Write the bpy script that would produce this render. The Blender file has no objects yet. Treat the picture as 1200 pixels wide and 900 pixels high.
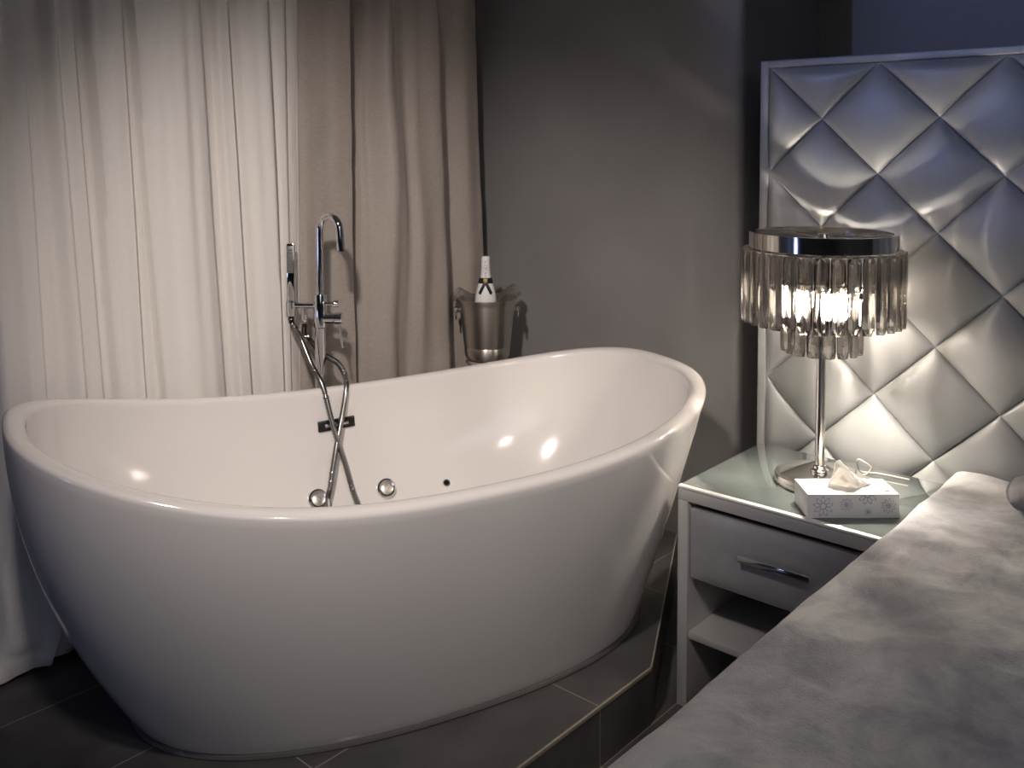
import bpy, bmesh, math, random
from mathutils import Vector, Matrix, noise
random.seed(4)
PI = math.pi
sc = bpy.context.scene
COL = sc.collection

# ------------------------------------------------------------------ helpers
def link(o):
    COL.objects.link(o)
    return o

def tag(o, label, cat, group=None, kind=None):
    if label: o['label'] = label
    if cat: o['category'] = cat
    if group: o['group'] = group
    if kind: o['kind'] = kind
    return o

def empty(name, loc=(0, 0, 0), rotz=0.0):
    o = bpy.data.objects.new(name, None)
    o.empty_display_size = 0.05
    o.location = loc
    o.rotation_euler = (0, 0, rotz)
    return link(o)

def obj(name, bm, mats, parent=None, smooth=True, angle=40, loc=None):
    me = bpy.data.meshes.new(name)
    bm.normal_update()
    bm.to_mesh(me)
    bm.free()
    if not isinstance(mats, (list, tuple)): mats = [mats]
    for m in mats: me.materials.append(m)
    if smooth:
        me.polygons.foreach_set('use_smooth', [True] * len(me.polygons))
        try: me.set_sharp_from_angle(angle=math.radians(angle))
        except Exception: pass
    o = bpy.data.objects.new(name, me)
    link(o)
    if parent is not None: o.parent = parent
    if loc is not None: o.location = loc
    return o

def box(bm, lo, hi, bevel=0.0, seg=2, mat=0):
    c = [(a + b) / 2 for a, b in zip(lo, hi)]
    s = [abs(b - a) for a, b in zip(lo, hi)]
    r = bmesh.ops.create_cube(bm, size=1.0, matrix=Matrix.Translation(c) @ Matrix.Diagonal((*s, 1)))
    vs = r['verts']
    fs = list({f for v in vs for f in v.link_faces})
    for f in fs: f.material_index = mat
    if bevel > 0:
        es = list({e for v in vs for e in v.link_edges})
        bmesh.ops.bevel(bm, geom=es, offset=bevel, segments=seg, profile=0.5, affect='EDGES')

def lathe(bm, prof, n=48, M=None, cap=True):
    """prof: list of (r, z)"""
    M = M or Matrix()
    rings = []
    for r, z in prof:
        if r < 1e-6:
            rings.append([bm.verts.new(M @ Vector((0, 0, z)))])
        else:
            rings.append([bm.verts.new(M @ Vector((r * math.cos(2 * PI * i / n), r * math.sin(2 * PI * i / n), z))) for i in range(n)])
    for a, b in zip(rings[:-1], rings[1:]):
        for i in range(n):
            j = (i + 1) % n
            if len(a) == 1 and len(b) == 1: continue
            if len(a) == 1: bm.faces.new((a[0], b[i], b[j]))
            elif len(b) == 1: bm.faces.new((a[i], a[j], b[0]))
            else: bm.faces.new((a[i], a[j], b[j], b[i]))
    return rings

def frame_mat(p, d, up=Vector((0, 0, 1))):
    """matrix at p whose local z runs along d"""
    d = Vector(d).normalized()
    q = d.to_track_quat('Z', 'Y')
    return Matrix.Translation(Vector(p)) @ q.to_matrix().to_4x4()

def tube(bm, pts, r, n=12, closed=False):
    pts = [Vector(p) for p in pts]
    rings = []
    N = len(pts)
    prev = None
    for i, p in enumerate(pts):
        if closed:
            t = pts[(i + 1) % N] - pts[i - 1]
        else:
            t = pts[min(i + 1, N - 1)] - pts[max(i - 1, 0)]
        t.normalize()
        if prev is None:
            u = t.orthogonal().normalized()
        else:
            u = prev - t * prev.dot(t)
            u.normalize()
        prev = u
        v = t.cross(u)
        rr = r(i / (N - 1)) if callable(r) else r
        rings.append([bm.verts.new(p + u * math.cos(2 * PI * k / n) * rr + v * math.sin(2 * PI * k / n) * rr) for k in range(n)])
    for i in range(N if closed else N - 1):
        a, b = rings[i], rings[(i + 1) % N]
        for k in range(n):
            j = (k + 1) % n
            bm.faces.new((a[k], a[j], b[j], b[k]))
    if not closed:
        bm.faces.new(rings[0][::-1])
        bm.faces.new(rings[-1])

def spline(pts, per=10):
    """Catmull-Rom through pts"""
    P = [Vector(p) for p in pts]
    P = [P[0] * 2 - P[1]] + P + [P[-1] * 2 - P[-2]]
    out = []
    for i in range(1, len(P) - 2):
        for k in range(per):
            t = k / per
            a, b, c, d = P[i - 1], P[i], P[i + 1], P[i + 2]
            out.append(0.5 * ((2 * b) + (c - a) * t + (2 * a - 5 * b + 4 * c - d) * t * t + (3 * b - a - 3 * c + d) * t ** 3))
    out.append(P[-2])
    return out

def ngrid(bm, fn, nu, nv, closed_u=False):
    """grid of points fn(i, j); returns rows"""
    rows = [[bm.verts.new(fn(i, j)) for i in range(nu)] for j in range(nv)]
    for j in range(nv - 1):
        for i in range(nu if closed_u else nu - 1):
            k = (i + 1) % nu
            bm.faces.new((rows[j][i], rows[j][k], rows[j + 1][k], rows[j + 1][i]))
    return rows

def sstep(t):
    t = max(0.0, min(1.0, t))
    return t * t * (3 - 2 * t)

# ------------------------------------------------------------------ materials
def mat(name, col=(0.5, 0.5, 0.5), rough=0.5, metal=0.0, **kw):
    m = bpy.data.materials.new(name)
    m.use_nodes = True
    b = m.node_tree.nodes['Principled BSDF']
    b.inputs['Base Color'].default_value = (*col, 1)
    b.inputs['Roughness'].default_value = rough
    b.inputs['Metallic'].default_value = metal
    for k, v in kw.items():
        b.inputs[k.replace('_', ' ')].default_value = v
    return m

def nodes(m):
    return m.node_tree.nodes, m.node_tree.links, m.node_tree.nodes['Principled BSDF']

def coords(N, kind='Object'):
    t = N.new('ShaderNodeTexCoord')
    return t.outputs[kind]

def add_noise(m, scale=(1, 1, 1), nscale=5, detail=4, c1=None, c2=None, lo=0.35, hi=0.65, bump=0.0, dist=0.01, bscale=None, rough_n=0.55):
    N, L, b = nodes(m)
    mp = N.new('ShaderNodeMapping')
    mp.inputs['Scale'].default_value = scale
    L.new(coords(N), mp.inputs['Vector'])
    n = N.new('ShaderNodeTexNoise')
    n.inputs['Scale'].default_value = nscale
    n.inputs['Detail'].default_value = detail
    n.inputs['Roughness'].default_value = rough_n
    L.new(mp.outputs[0], n.inputs['Vector'])
    if c1:
        r = N.new('ShaderNodeValToRGB')
        r.color_ramp.elements[0].position = lo
        r.color_ramp.elements[1].position = hi
        r.color_ramp.elements[0].color = (*c1, 1)
        r.color_ramp.elements[1].color = (*c2, 1)
        L.new(n.outputs['Fac'], r.inputs[0])
        L.new(r.outputs[0], b.inputs['Base Color'])
    if bump:
        src = n.outputs['Fac']
        if bscale:
            n2 = N.new('ShaderNodeTexNoise')
            n2.inputs['Scale'].default_value = bscale
            n2.inputs['Detail'].default_value = 3
            L.new(mp.outputs[0], n2.inputs['Vector'])
            src = n2.outputs['Fac']
        bp = N.new('ShaderNodeBump')
        bp.inputs['Strength'].default_value = bump
        bp.inputs['Distance'].default_value = dist
        L.new(src, bp.inputs['Height'])
        L.new(bp.outputs[0], b.inputs['Normal'])
    return m

WALL = add_noise(mat('wall_paint_grey', (0.2, 0.19, 0.187), 0.55), nscale=3, c1=(0.235, 0.229, 0.230), c2=(0.268, 0.261, 0.260), bump=0.05, bscale=180, dist=0.002)
CEIL = mat('ceiling_paint', (0.35, 0.34, 0.33), 0.8)
CHROME = mat('chrome', (0.78, 0.78, 0.79), 0.06, 1.0)
HOSEM = mat('ribbed_hose_metal', (0.27, 0.26, 0.255), 0.25, 1.0)
NICKEL = mat('polished_nickel', (0.8, 0.77, 0.73), 0.1, 1.0)
STEEL = add_noise(mat('brushed_steel', (0.75, 0.7, 0.64), 0.42, 1.0), scale=(60, 60, 1), nscale=6, c1=(0.68, 0.64, 0.58), c2=(0.82, 0.77, 0.71), lo=0.3, hi=0.7)
ACRYL = mat('white_acrylic', (0.82, 0.79, 0.77), 0.12, Coat_Weight=0.5, Coat_Roughness=0.03)
BLACK = mat('gloss_black', (0.012, 0.012, 0.012), 0.15)
SEAL = mat('clear_sealant', (0.10, 0.096, 0.094), 0.12)
WHITEWOOD = add_noise(mat('white_painted_trim', (0.74, 0.7, 0.66), 0.45), scale=(30, 30, 1.2), nscale=4, c1=(0.66, 0.62, 0.58), c2=(0.76, 0.72, 0.68), bump=0.15, dist=0.003)
SILVER = add_noise(mat('silver_leatherette', (0.55, 0.55, 0.54), 0.48, 0.22), nscale=7, c1=(0.33, 0.34, 0.34), c2=(0.385, 0.395, 0.395), bump=0.12, bscale=420, dist=0.001)
LACQ = mat('silver_lacquer', (0.48, 0.48, 0.475), 0.35, 0.25)
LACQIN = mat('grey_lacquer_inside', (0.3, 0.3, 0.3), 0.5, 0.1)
DRAWER = add_noise(mat('grey_leatherette', (0.4, 0.4, 0.41), 0.4, 0.2), nscale=9, c1=(0.30, 0.30, 0.315), c2=(0.34, 0.34, 0.355), bump=0.1, bscale=500, dist=0.001)
GLASSTOP = mat('glass_top_sheet', (0.115, 0.135, 0.128), 0.03, 0.0, Coat_Weight=1.0, Coat_Roughness=0.02)
GLASSEDGE = mat('glass_edge', (0.75, 0.8, 0.76), 0.15)
LITEDGE = mat('lit_edge_pale', (0.85, 0.85, 0.82), 0.35, 0.0)  # pale tone stands in for lamplight caught on the glass edge
CARD = mat('white_card', (0.85, 0.84, 0.83), 0.45)
PRINT = mat('lilac_print', (0.42, 0.42, 0.56), 0.5)
PRINTD = mat('dark_print', (0.06, 0.08, 0.14), 0.5)
FOIL = mat('white_foil', (0.86, 0.85, 0.85), 0.3)
INK = mat('foil_lettering', (0.3, 0.27, 0.25), 0.4)
RIBBON = mat('black_ribbon', (0.012, 0.011, 0.012), 0.5)
GOLD = mat('gold_seal', (0.11, 0.08, 0.025), 0.4, 0.6)
BUCKET = mat('spun_steel', (0.72, 0.67, 0.61), 0.36, 1.0, Anisotropic=0.8, Anisotropic_Rotation=0.25)
_N, _L, _b = nodes(BUCKET)
_t = _N.new('ShaderNodeTangent'); _t.direction_type = 'RADIAL'; _t.axis = 'Z'
_L.new(_t.outputs[0], _b.inputs['Tangent'])
RUBBER = mat('black_rubber', (0.02, 0.02, 0.02), 0.6)
BULB = mat('lit_bulb', (1, 0.9, 0.7), 0.3, Emission_Color=(1.0, 0.89, 0.76, 1), Emission_Strength=1250.0)
PLUSHC = add_noise(mat('cushion_plush', (0.25, 0.24, 0.26), 0.9, Sheen_Weight=0.4), nscale=14, c1=(0.2, 0.19, 0.21), c2=(0.3, 0.29, 0.31), bump=0.4, bscale=300, dist=0.003)
MATTR = mat('mattress_ticking', (0.6, 0.58, 0.56), 0.9)

def glass_mat(name, tint, transp, tcol):
    m = bpy.data.materials.new(name)
    m.use_nodes = True
    N, L = m.node_tree.nodes, m.node_tree.links
    N.clear()
    out = N.new('ShaderNodeOutputMaterial')
    g = N.new('ShaderNodeBsdfGlass')
    g.inputs['Color'].default_value = (*tint, 1)
    g.inputs['Roughness'].default_value = 0.0
    g.inputs['IOR'].default_value = 1.52
    t = N.new('ShaderNodeBsdfTransparent')
    t.inputs['Color'].default_value = (*tcol, 1)
    x = N.new('ShaderNodeMixShader')
    x.inputs[0].default_value = transp
    L.new(g.outputs[0], x.inputs[1])
    L.new(t.outputs[0], x.inputs[2])
    L.new(x.outputs[0], out.inputs[0])
    return m
CRYSTAL = glass_mat('smoky_crystal', (0.84, 0.83, 0.82), 0.24, (0.74, 0.72, 0.70))
FLUTE = glass_mat('clear_glass', (0.97, 0.97, 0.97), 0.3, (0.92, 0.92, 0.92))

def cloth(name, col, sheer=0.0, weave=900, wscale=(1, 1, 1), bump=0.2, c2=None):
    m = mat(name, col, 0.95)
    N, L, b = nodes(m)
    b.inputs['Sheen Weight'].default_value = 0.15
    mp = N.new('ShaderNodeMapping')
    mp.inputs['Scale'].default_value = wscale
    L.new(coords(N), mp.inputs[0])
    n = N.new('ShaderNodeTexNoise')
    n.inputs['Scale'].default_value = weave
    n.inputs['Detail'].default_value = 2
    L.new(mp.outputs[0], n.inputs['Vector'])
    if c2:
        r = N.new('ShaderNodeValToRGB')
        r.color_ramp.elements[0].position = 0.3
        r.color_ramp.elements[1].position = 0.7
        r.color_ramp.elements[0].color = (*col, 1)
        r.color_ramp.elements[1].color = (*c2, 1)
        L.new(n.outputs['Fac'], r.inputs[0])
        L.new(r.outputs[0], b.inputs['Base Color'])
    bp = N.new('ShaderNodeBump')
    bp.inputs['Strength'].default_value = bump
    bp.inputs['Distance'].default_value = 0.002
    L.new(n.outputs['Fac'], bp.inputs['Height'])
    L.new(bp.outputs[0], b.inputs['Normal'])
    if sheer:
        out = [x for x in N if x.type == 'OUTPUT_MATERIAL'][0]
        tr = N.new('ShaderNodeBsdfTranslucent')
        tr.inputs['Color'].default_value = (*col, 1)
        x = N.new('ShaderNodeMixShader')
        x.inputs[0].default_value = sheer
        L.new(b.outputs[0], x.inputs[1])
        L.new(tr.outputs[0], x.inputs[2])
        L.new(x.outputs[0], out.inputs[0])
    return m
TISSUE = cloth('tissue_paper', (0.84, 0.82, 0.79), 0.45, 200, (1, 1, 1), 0.05)
VOILE = cloth('cream_voile', (0.78, 0.75, 0.715), 0.08, 500, (1, 1, 0.3), 0.12, c2=(0.83, 0.80, 0.765))
DRAPE = cloth('taupe_linen', (0.33, 0.29, 0.258), 0.0, 150, (1, 0.35, 6), 0.25, c2=(0.42, 0.37, 0.33))

def tile_mat(name, use_x):
    """dark porcelain tiles with thin pale joints on the room's grid"""
    m = mat(name, (0.035, 0.034, 0.036), 0.42)
    N, L, b = nodes(m)
    g = N.new('ShaderNodeNewGeometry')
    s = N.new('ShaderNodeSeparateXYZ')
    L.new(g.outputs['Position'], s.inputs[0])
    def line(axis, off, pitch, half):
        a = N.new('ShaderNodeMath'); a.operation = 'ADD'; a.inputs[1].default_value = -off
        L.new(s.outputs[axis], a.inputs[0])
        d = N.new('ShaderNodeMath'); d.operation = 'DIVIDE'; d.inputs[1].default_value = pitch
        L.new(a.outputs[0], d.inputs[0])
        f = N.new('ShaderNodeMath'); f.operation = 'FRACT'
        L.new(d.outputs[0], f.inputs[0])
        u = N.new('ShaderNodeMath'); u.operation = 'SUBTRACT'; u.inputs[1].default_value = 0.5
        L.new(f.outputs[0], u.inputs[0])
        v = N.new('ShaderNodeMath'); v.operation = 'ABSOLUTE'
        L.new(u.outputs[0], v.inputs[0])
        w = N.new('ShaderNodeMath'); w.operation = 'GREATER_THAN'; w.inputs[1].default_value = 0.5 - half / pitch
        L.new(v.outputs[0], w.inputs[0])
        return w.outputs[0]
    fac = line('Y', 1.638, 0.5405, 0.0016)
    if use_x:
        lx = line('X', -1.482, 0.302, 0.0016)
        mx = N.new('ShaderNodeMath'); mx.operation = 'MAXIMUM'
        L.new(fac, mx.inputs[0]); L.new(lx, mx.inputs[1])
        fac = mx.outputs[0]
    n = N.new('ShaderNodeTexNoise')
    n.inputs['Scale'].default_value = 9
    n.inputs['Detail'].default_value = 6
    L.new(g.outputs['Position'], n.inputs['Vector'])
    r = N.new('ShaderNodeValToRGB')
    r.color_ramp.elements[0].position = 0.3
    r.color_ramp.elements[1].position = 0.75
    r.color_ramp.elements[0].color = (0.056, 0.054, 0.056, 1)
    r.color_ramp.elements[1].color = (0.088, 0.085, 0.083, 1)
    L.new(n.outputs['Fac'], r.inputs[0])
    x = N.new('ShaderNodeMix'); x.data_type = 'RGBA'
    L.new(fac, x.inputs['Factor'])
    L.new(r.outputs[0], x.inputs['A'])
    x.inputs['B'].default_value = (0.24, 0.22, 0.195, 1)
    L.new(x.outputs['Result'], b.inputs['Base Color'])
    bp = N.new('ShaderNodeBump')
    bp.inputs['Strength'].default_value = 0.1
    bp.inputs['Distance'].default_value = 0.003
    L.new(n.outputs['Fac'], bp.inputs['Height'])
    L.new(bp.outputs[0], b.inputs['Normal'])
    return m
TILE = tile_mat('dark_porcelain_tile', True)
TILESIDE = tile_mat('dark_porcelain_riser', False)
TRIM = mat('beige_tile_edge', (0.30, 0.26, 0.21), 0.5)

# plush throw: crushed pile, lighter and darker where the pile lies over
THROW = mat('crushed_plush', (0.4, 0.39, 0.4), 0.85, Sheen_Weight=0.25, Sheen_Roughness=0.4)
def throw_nodes():
    N, L, b = nodes(THROW)
    c = coords(N)
    wp = N.new('ShaderNodeTexNoise'); wp.inputs['Scale'].default_value = 2.5; wp.inputs['Detail'].default_value = 3
    L.new(c, wp.inputs['Vector'])
    ad = N.new('ShaderNodeMixRGB'); ad.blend_type = 'ADD'; ad.inputs[0].default_value = 0.35
    L.new(c, ad.inputs[1]); L.new(wp.outputs['Color'], ad.inputs[2])
    n = N.new('ShaderNodeTexNoise'); n.inputs['Scale'].default_value = 5.2; n.inputs['Detail'].default_value = 8; n.inputs['Roughness'].default_value = 0.66
    L.new(ad.outputs[0], n.inputs['Vector'])
    r = N.new('ShaderNodeValToRGB')
    r.color_ramp.elements[0].position = 0.36; r.color_ramp.elements[1].position = 0.62
    r.color_ramp.elements[0].color = (0.44, 0.44, 0.48, 1)
    r.color_ramp.elements[1].color = (0.90, 0.885, 0.87, 1)
    L.new(n.outputs['Fac'], r.inputs[0])
    L.new(r.outputs[0], b.inputs['Base Color'])
    f = N.new('ShaderNodeTexNoise'); f.inputs['Scale'].default_value = 260; f.inputs['Detail'].default_value = 2
    L.new(c, f.inputs['Vector'])
    m1 = N.new('ShaderNodeMath'); m1.operation = 'MULTIPLY_ADD'; m1.inputs[1].default_value = 0.25
    L.new(f.outputs['Fac'], m1.inputs[0]); L.new(n.outputs['Fac'], m1.inputs[2])
    bp = N.new('ShaderNodeBump'); bp.inputs['Strength'].default_value = 0.5; bp.inputs['Distance'].default_value = 0.016
    L.new(m1.outputs[0], bp.inputs['Height'])
    L.new(bp.outputs[0], b.inputs['Normal'])
throw_nodes()

# ------------------------------------------------------------------ dimensions
ZP = 0.1374            # platform top
CEILZ = 2.42
XL, XR = -2.42, 2.2    # window wall, far right wall
YW = 2.55              # grey wall behind the tub
XC = -1.335            # its outer corner
YB = 3.10              # wall of the bed recess
YN = -2.3              # wall behind the photographer

# ------------------------------------------------------------------ room shell
def wallbox(name, lo, hi, m):
    bm = bmesh.new(); box(bm, lo, hi)
    o = obj(name, bm, m, smooth=False); o['kind'] = 'structure'
    return o
wallbox('floor', (XL - .1, YN - .1, -0.1), (XR + .1, YB + .1, 0.0), TILE)
wallbox('ceiling', (XL - .1, YN - .1, CEILZ), (XR + .1, YB + .1, CEILZ + .1), CEIL)
wallbox('wall_left', (XL - .1, YN - .1, 0), (XL, YB + .1, CEILZ), WALL)
wallbox('wall_right', (XR, YN - .1, 0), (XR + .1, YB + .1, CEILZ), WALL)
wallbox('wall_front', (XL - .1, YN - .1, 0), (XR + .1, YN, CEILZ), WALL)
wallbox('wall_recess', (XC - .1, YB, 0), (XR, YB + .1, CEILZ), WALL)
# grey wall behind the tub, with a plaster-rounded outer corner
bm = bmesh.new()
r = 0.03
prof = [(XL, YW), (XC - r, YW)] + [(XC - r + r * math.sin(t), YW + r - r * math.cos(t)) for t in [k * PI / 16 for k in range(1, 9)]] + [(XC, YB), (XL, YB)]
vb = [bm.verts.new((x, y, 0)) for x, y in prof]
vt = [bm.verts.new((x, y, CEILZ)) for x, y in prof]
for i in range(len(prof)):
    j = (i + 1) % len(prof)
    bm.faces.new((vb[i], vb[j], vt[j], vt[i]))
bm.faces.new(vt); bm.faces.new(vb[::-1])
o = obj('wall_back', bm, WALL, angle=30); o['kind'] = 'structure'

# tiled platform under the tub
bm = bmesh.new()
poly = [(-1.18, YN + .4), (-1.18, 1.842), (-1.541, YW), (XL, YW), (XL, YN + .4)]
vb = [bm.verts.new((x, y, 0)) for x, y in poly]
vt = [bm.verts.new((x, y, ZP)) for x, y in poly]
for i in range(len(poly)):
    j = (i + 1) % len(poly)
    f = bm.faces.new((vb[i], vb[j], vt[j], vt[i])); f.material_index = 1
f = bm.faces.new(vt); bm.faces.new(vb[::-1])
plat = obj('floor_platform', bm, [TILE, TILESIDE], smooth=False)
plat['kind'] = 'structure'
plat['label'] = 'dark tiled step that carries the white bathtub'
def edge_strip(a, b, w=0.006):
    a = Vector((*a, ZP)); b = Vector((*b, ZP))
    d = (b - a).normalized(); nrm = Vector((d.y, -d.x, 0))
    bm = bmesh.new()
    p = [a - nrm * w * .6 + Vector((0, 0, .0012)), a + nrm * .0015 + Vector((0, 0, .0012)), a + nrm * .0015 - Vector((0, 0, w)), a - nrm * w * .6 - Vector((0, 0, w))]
    q = [x + (b - a) for x in p]
    va = [bm.verts.new(x) for x in p]; vb = [bm.verts.new(x) for x in q]
    for i in range(4):
        j = (i + 1) % 4
        bm.faces.new((va[i], vb[i], vb[j], va[j]))
    bm.faces.new(va); bm.faces.new(vb[::-1])
    bmesh.ops.recalc_face_normals(bm, faces=bm.faces)
    return obj('edge_trim', bm, TRIM, plat, smooth=False)
edge_strip(poly[0], poly[1]); edge_strip(poly[1], poly[2], 0.004)

# white painted window post between the two curtains
bm = bmesh.new()
box(bm, (-2.36, 1.630, ZP), (-2.298, 1.662, CEILZ), 0.003)
box(bm, (-2.36, 1.655, ZP), (-2.303, 1.674, CEILZ), 0.002)
box(bm, (-2.37, 1.655, ZP), (-2.312, 1.690, CEILZ), 0.002)
o = obj('trim_1', bm, WHITEWOOD); o['kind'] = 'structure'

# ------------------------------------------------------------------ curtains
WF = [(0.765, 0.83, -0.03), (0.785, 0.848, 0.02), (0.882, 0.929, 0.025), (0.887, 0.937, -0.01), (0.923, 0.982, 0.0), (0.958, 1.025, 0.02), (0.966, 1.033, 0.012), (0.998, 1.071, 0.02), (1.006, 1.079, -0.02), (1.039, 1.107, -0.02), (1.052, 1.125, 0.01), (1.123, 1.178, 0.02), (1.131, 1.187, -0.012), (1.151, 1.234, -0.010), (1.16, 1.243, 0.015), (1.243, 1.321, 0.03), (1.338, 1.404, 0.02), (1.348, 1.415, -0.005), (1.386, 1.449, -0.01), (1.397, 1.46, 0.015), (1.425, 1.49, 0.015), (1.433, 1.498, -0.02), (1.455, 1.52, -0.01), (1.471, 1.537, 0.012), (1.557, 1.594, 0.015), (1.565, 1.606, -0.01), (1.588, 1.62, 0.005), (1.622, 1.634, 0.005)]
GF = [(1.668, 1.674, -0.012), (1.702, 1.708, 0.0), (1.76, 1.77, 0.004), (1.812, 1.822, 0.014), (1.849, 1.865, 0.018), (1.857, 1.871, -0.07), (1.909, 1.884, -0.06), (1.937, 1.915, 0.0), (1.983, 1.995, 0.05), (2.037, 2.05, 0.016), (2.075, 2.085, 0.004), (2.111, 2.118, 0.03), (2.189, 2.236, 0.05), (2.204, 2.256, 0.04), (2.211, 2.264, -0.06), (2.269, 2.31, -0.035), (2.352, 2.395, 0.022), (2.421, 2.474, 0.004), (2.465, 2.515, -0.05), (2.479, 2.528, -0.07)]

def curtain(name, knots, ztop, zbot, X0, m, per, extra):
    bm = bmesh.new()
    # refine the knots with a smooth profile between them
    K = []
    for i in range(len(knots) - 1):
        a, b = knots[i], knots[i + 1]
        wide = b[1] - a[1]
        n = max(3, int(wide / per))
        for k in range(n):
            t = k / n; s = sstep(t)
            K.append((a[0] + (b[0] - a[0]) * t, a[1] + (b[1] - a[1]) * t, a[2] + (b[2] - a[2]) * s))
    K.append(knots[-1])
    nz = 90
    def fn(i, j):
        z = ztop + (zbot - ztop) * j / (nz - 1)
        yt, yb, off = K[i]
        t = (1.77 - z) / (1.77 - 0.66)
        t = t if t < 1 else 1 + (t - 1) * 0.4
        y = yt + (yb - yt) * t
        dx, dy, dz = extra(y, z, off, t)
        return (X0 + off + dx, y + dy, z + dz)
    ngrid(bm, fn, len(K), nz)
    bmesh.ops.recalc_face_normals(bm, faces=bm.faces)
    o = obj(name, bm, m, angle=70)
    s = o.modifiers.new('thickness', 'SOLIDIFY'); s.thickness = 0.0025; s.offset = 0
    return o

def ex_white(y, z, off, t):
    n = noise.noise(Vector((y * 6, z * 1.2, 3.1))) * 0.008 + noise.noise(Vector((y * 22, z * 2.4, 8.0))) * 0.003
    y0 = y - .055 * t
    n += noise.noise(Vector((y0 * 26, z * .35, 4.4))) * .009 + noise.noise(Vector((y0 * 55, z * .5, 6.4))) * .0035
    dx = n; dy = 0; dz = 0
    low = sstep((0.55 - z) / 0.42)
    dx += low * (0.045 + 0.03 * math.sin(y * 33 + 1.2) + 0.030 * noise.noise(Vector((y * 13, z * 9, 1.0))) + .016 * noise.noise(Vector((y * 30 + z * 14, z * 22, 3.0))))
    dy += low * (0.014 * math.sin(z * 24 + y * 9) - 0.05 * sstep((1.05 - y) / .2))
    bot = sstep((0.30 - z) / 0.16)
    dx += bot * 0.02 * math.sin(z * 60 + y * 21)
    dz += bot * (0.022 * math.sin(y * 19) + 0.012 * math.sin(y * 47 + 2)) * 0.5
    return dx, dy, dz
WF = [(a, b, c * 1.3) for a, b, c in WF]
wc = curtain('curtain', WF, CEILZ - 0.03, ZP + 0.022, -2.3, VOILE, 0.006, ex_white)
tag(wc, 'long cream white sheer curtain hanging in loose folds behind the bathtub', 'curtain')

def ex_grey(y, z, off, t):
    dx = noise.noise(Vector((y * 5, z * 1.5, 9.2))) * 0.010
    # soft buckles in the middle panel
    c = math.exp(-((y - 2.02 - 0.07 * (1.5 - z)) / 0.05) ** 2) * math.exp(-((z - 1.15) / 0.33) ** 2)
    d = math.exp(-((y - 2.12) / 0.04) ** 2) * math.exp(-((z - 0.95) / 0.35) ** 2)
    e = math.exp(-((y - 1.95) / 0.045) ** 2) * math.exp(-((z - 1.45) / 0.2) ** 2)
    dx += 0.034 * c + 0.026 * d - 0.03 * e
    dx += 0.004 * noise.noise(Vector((y * 16, z * 7, 2.2)))
    return dx, 0, 0
gc = curtain('curtain', GF, CEILZ - 0.03, ZP + 0.012, -2.3, DRAPE, 0.01, ex_grey)
tag(gc, 'taupe grey linen curtain hanging beside the chrome bath faucet', 'curtain')

DRAPE.node_tree.nodes['Principled BSDF'].inputs['Roughness'].default_value = .58
# slim ceiling tracks that carry them
for nm, y0, y1, lb in (('curtain_track', 0.80, 1.64, 'slim white ceiling track of the sheer curtain'), ('curtain_track', 1.665, 2.50, 'slim white ceiling track of the taupe curtain')):
    bm = bmesh.new(); box(bm, (-2.325, y0, CEILZ - 0.03), (-2.275, y1, CEILZ - 0.001), 0.003)
    tag(obj(nm, bm, WHITEWOOD), lb, 'curtain track')

# ------------------------------------------------------------------ bathtub
TC = Vector((-1.7013, 1.5077, 0)); YAW = math.radians(70.668)
A, B, NR, H0, DR, DL, PW, SL = .8334, .4583, 2.594, .5377, .0930, .1429, 2.374, .0164
BA, BB, NB, OU, OV = .6305, .3400, 2.378, .0364, .0174
def sup(t, a, b, n):
    c, s = math.cos(t), math.sin(t)
    return a * math.copysign(abs(c) ** (2 / n), c), b * math.copysign(abs(s) ** (2 / n), s)
def rimh(u, v): return H0 + (DR if u > 0 else DL) * abs(u / A) ** PW + SL * v
tub = empty('bathtub', (TC.x, TC.y, ZP), YAW)
tag(tub, 'white freestanding slipper bathtub with high curved ends on the dark tiled step', 'bathtub')
RIMW = 0.042
def outer(t, k):
    u1, v1 = sup(t, A, B, NR)
    u0, v0 = sup(t, BA, BB, NB); u0 += OU; v0 += OV
    bul = 0.52 - 0.40 * math.cos(t) + 0.15 * math.sin(t)
    q = k + bul * k * (1 - k)
    return Vector((u0 + q * (u1 - u0), v0 + q * (v1 - v0), k * (rimh(u1, v1) - 0.014)))
def inner(t, k):
    u1, v1 = sup(t, A - RIMW, B - RIMW, NR)
    u0, v0 = sup(t, .46, .22, 2.2); u0 += OU
    q = 1 - (1 - k) ** 2.2
    return Vector((u0 + q * (u1 - u0), v0 + q * (v1 - v0), 0.1 + k * (rimh(u1, v1) - 0.01 - 0.1)))
bm = bmesh.new()
NT = 192
TH = []
for i in range(NT):   # even spacing along the rim
    TH.append(2 * PI * i / NT)
rows = []
def addrow(f): rows.append([bm.verts.new(f(t)) for t in TH])
addrow(lambda t: outer(t, 0) + Vector((0, 0, 0.004)))
for k in range(1, 33): addrow(lambda t: outer(t, k / 32))
# rolled rim
for k in range(1, 12):
    g = k / 12
    def rr(t):
        a_, b_ = outer(t, 1), inner(t, 1)
        m_ = a_.lerp(b_, 0.5 - 0.5 * math.cos(PI * g))
        m_.z += 0.015 * math.sin(PI * g) ** 0.8
        return m_
    addrow(rr)
for k in range(40, -1, -1): addrow(lambda t: inner(t, k / 40))
for s in (0.9, 0.7, 0.45, 0.2): addrow(lambda t: Vector((OU + (inner(t, 0).x - OU) * s, inner(t, 0).y * s, 0.1 - 0.012 * (1 - s))))
for a_, b_ in zip(rows[:-1], rows[1:]):
    for i in range(NT):
        j = (i + 1) % NT
        bm.faces.new((a_[i], a_[j], b_[j], b_[i]))
bm.faces.new(rows[-1]); bm.faces.new(rows[0][::-1])
shell = obj('tub_shell', bm, ACRYL, tub, angle=50)
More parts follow.
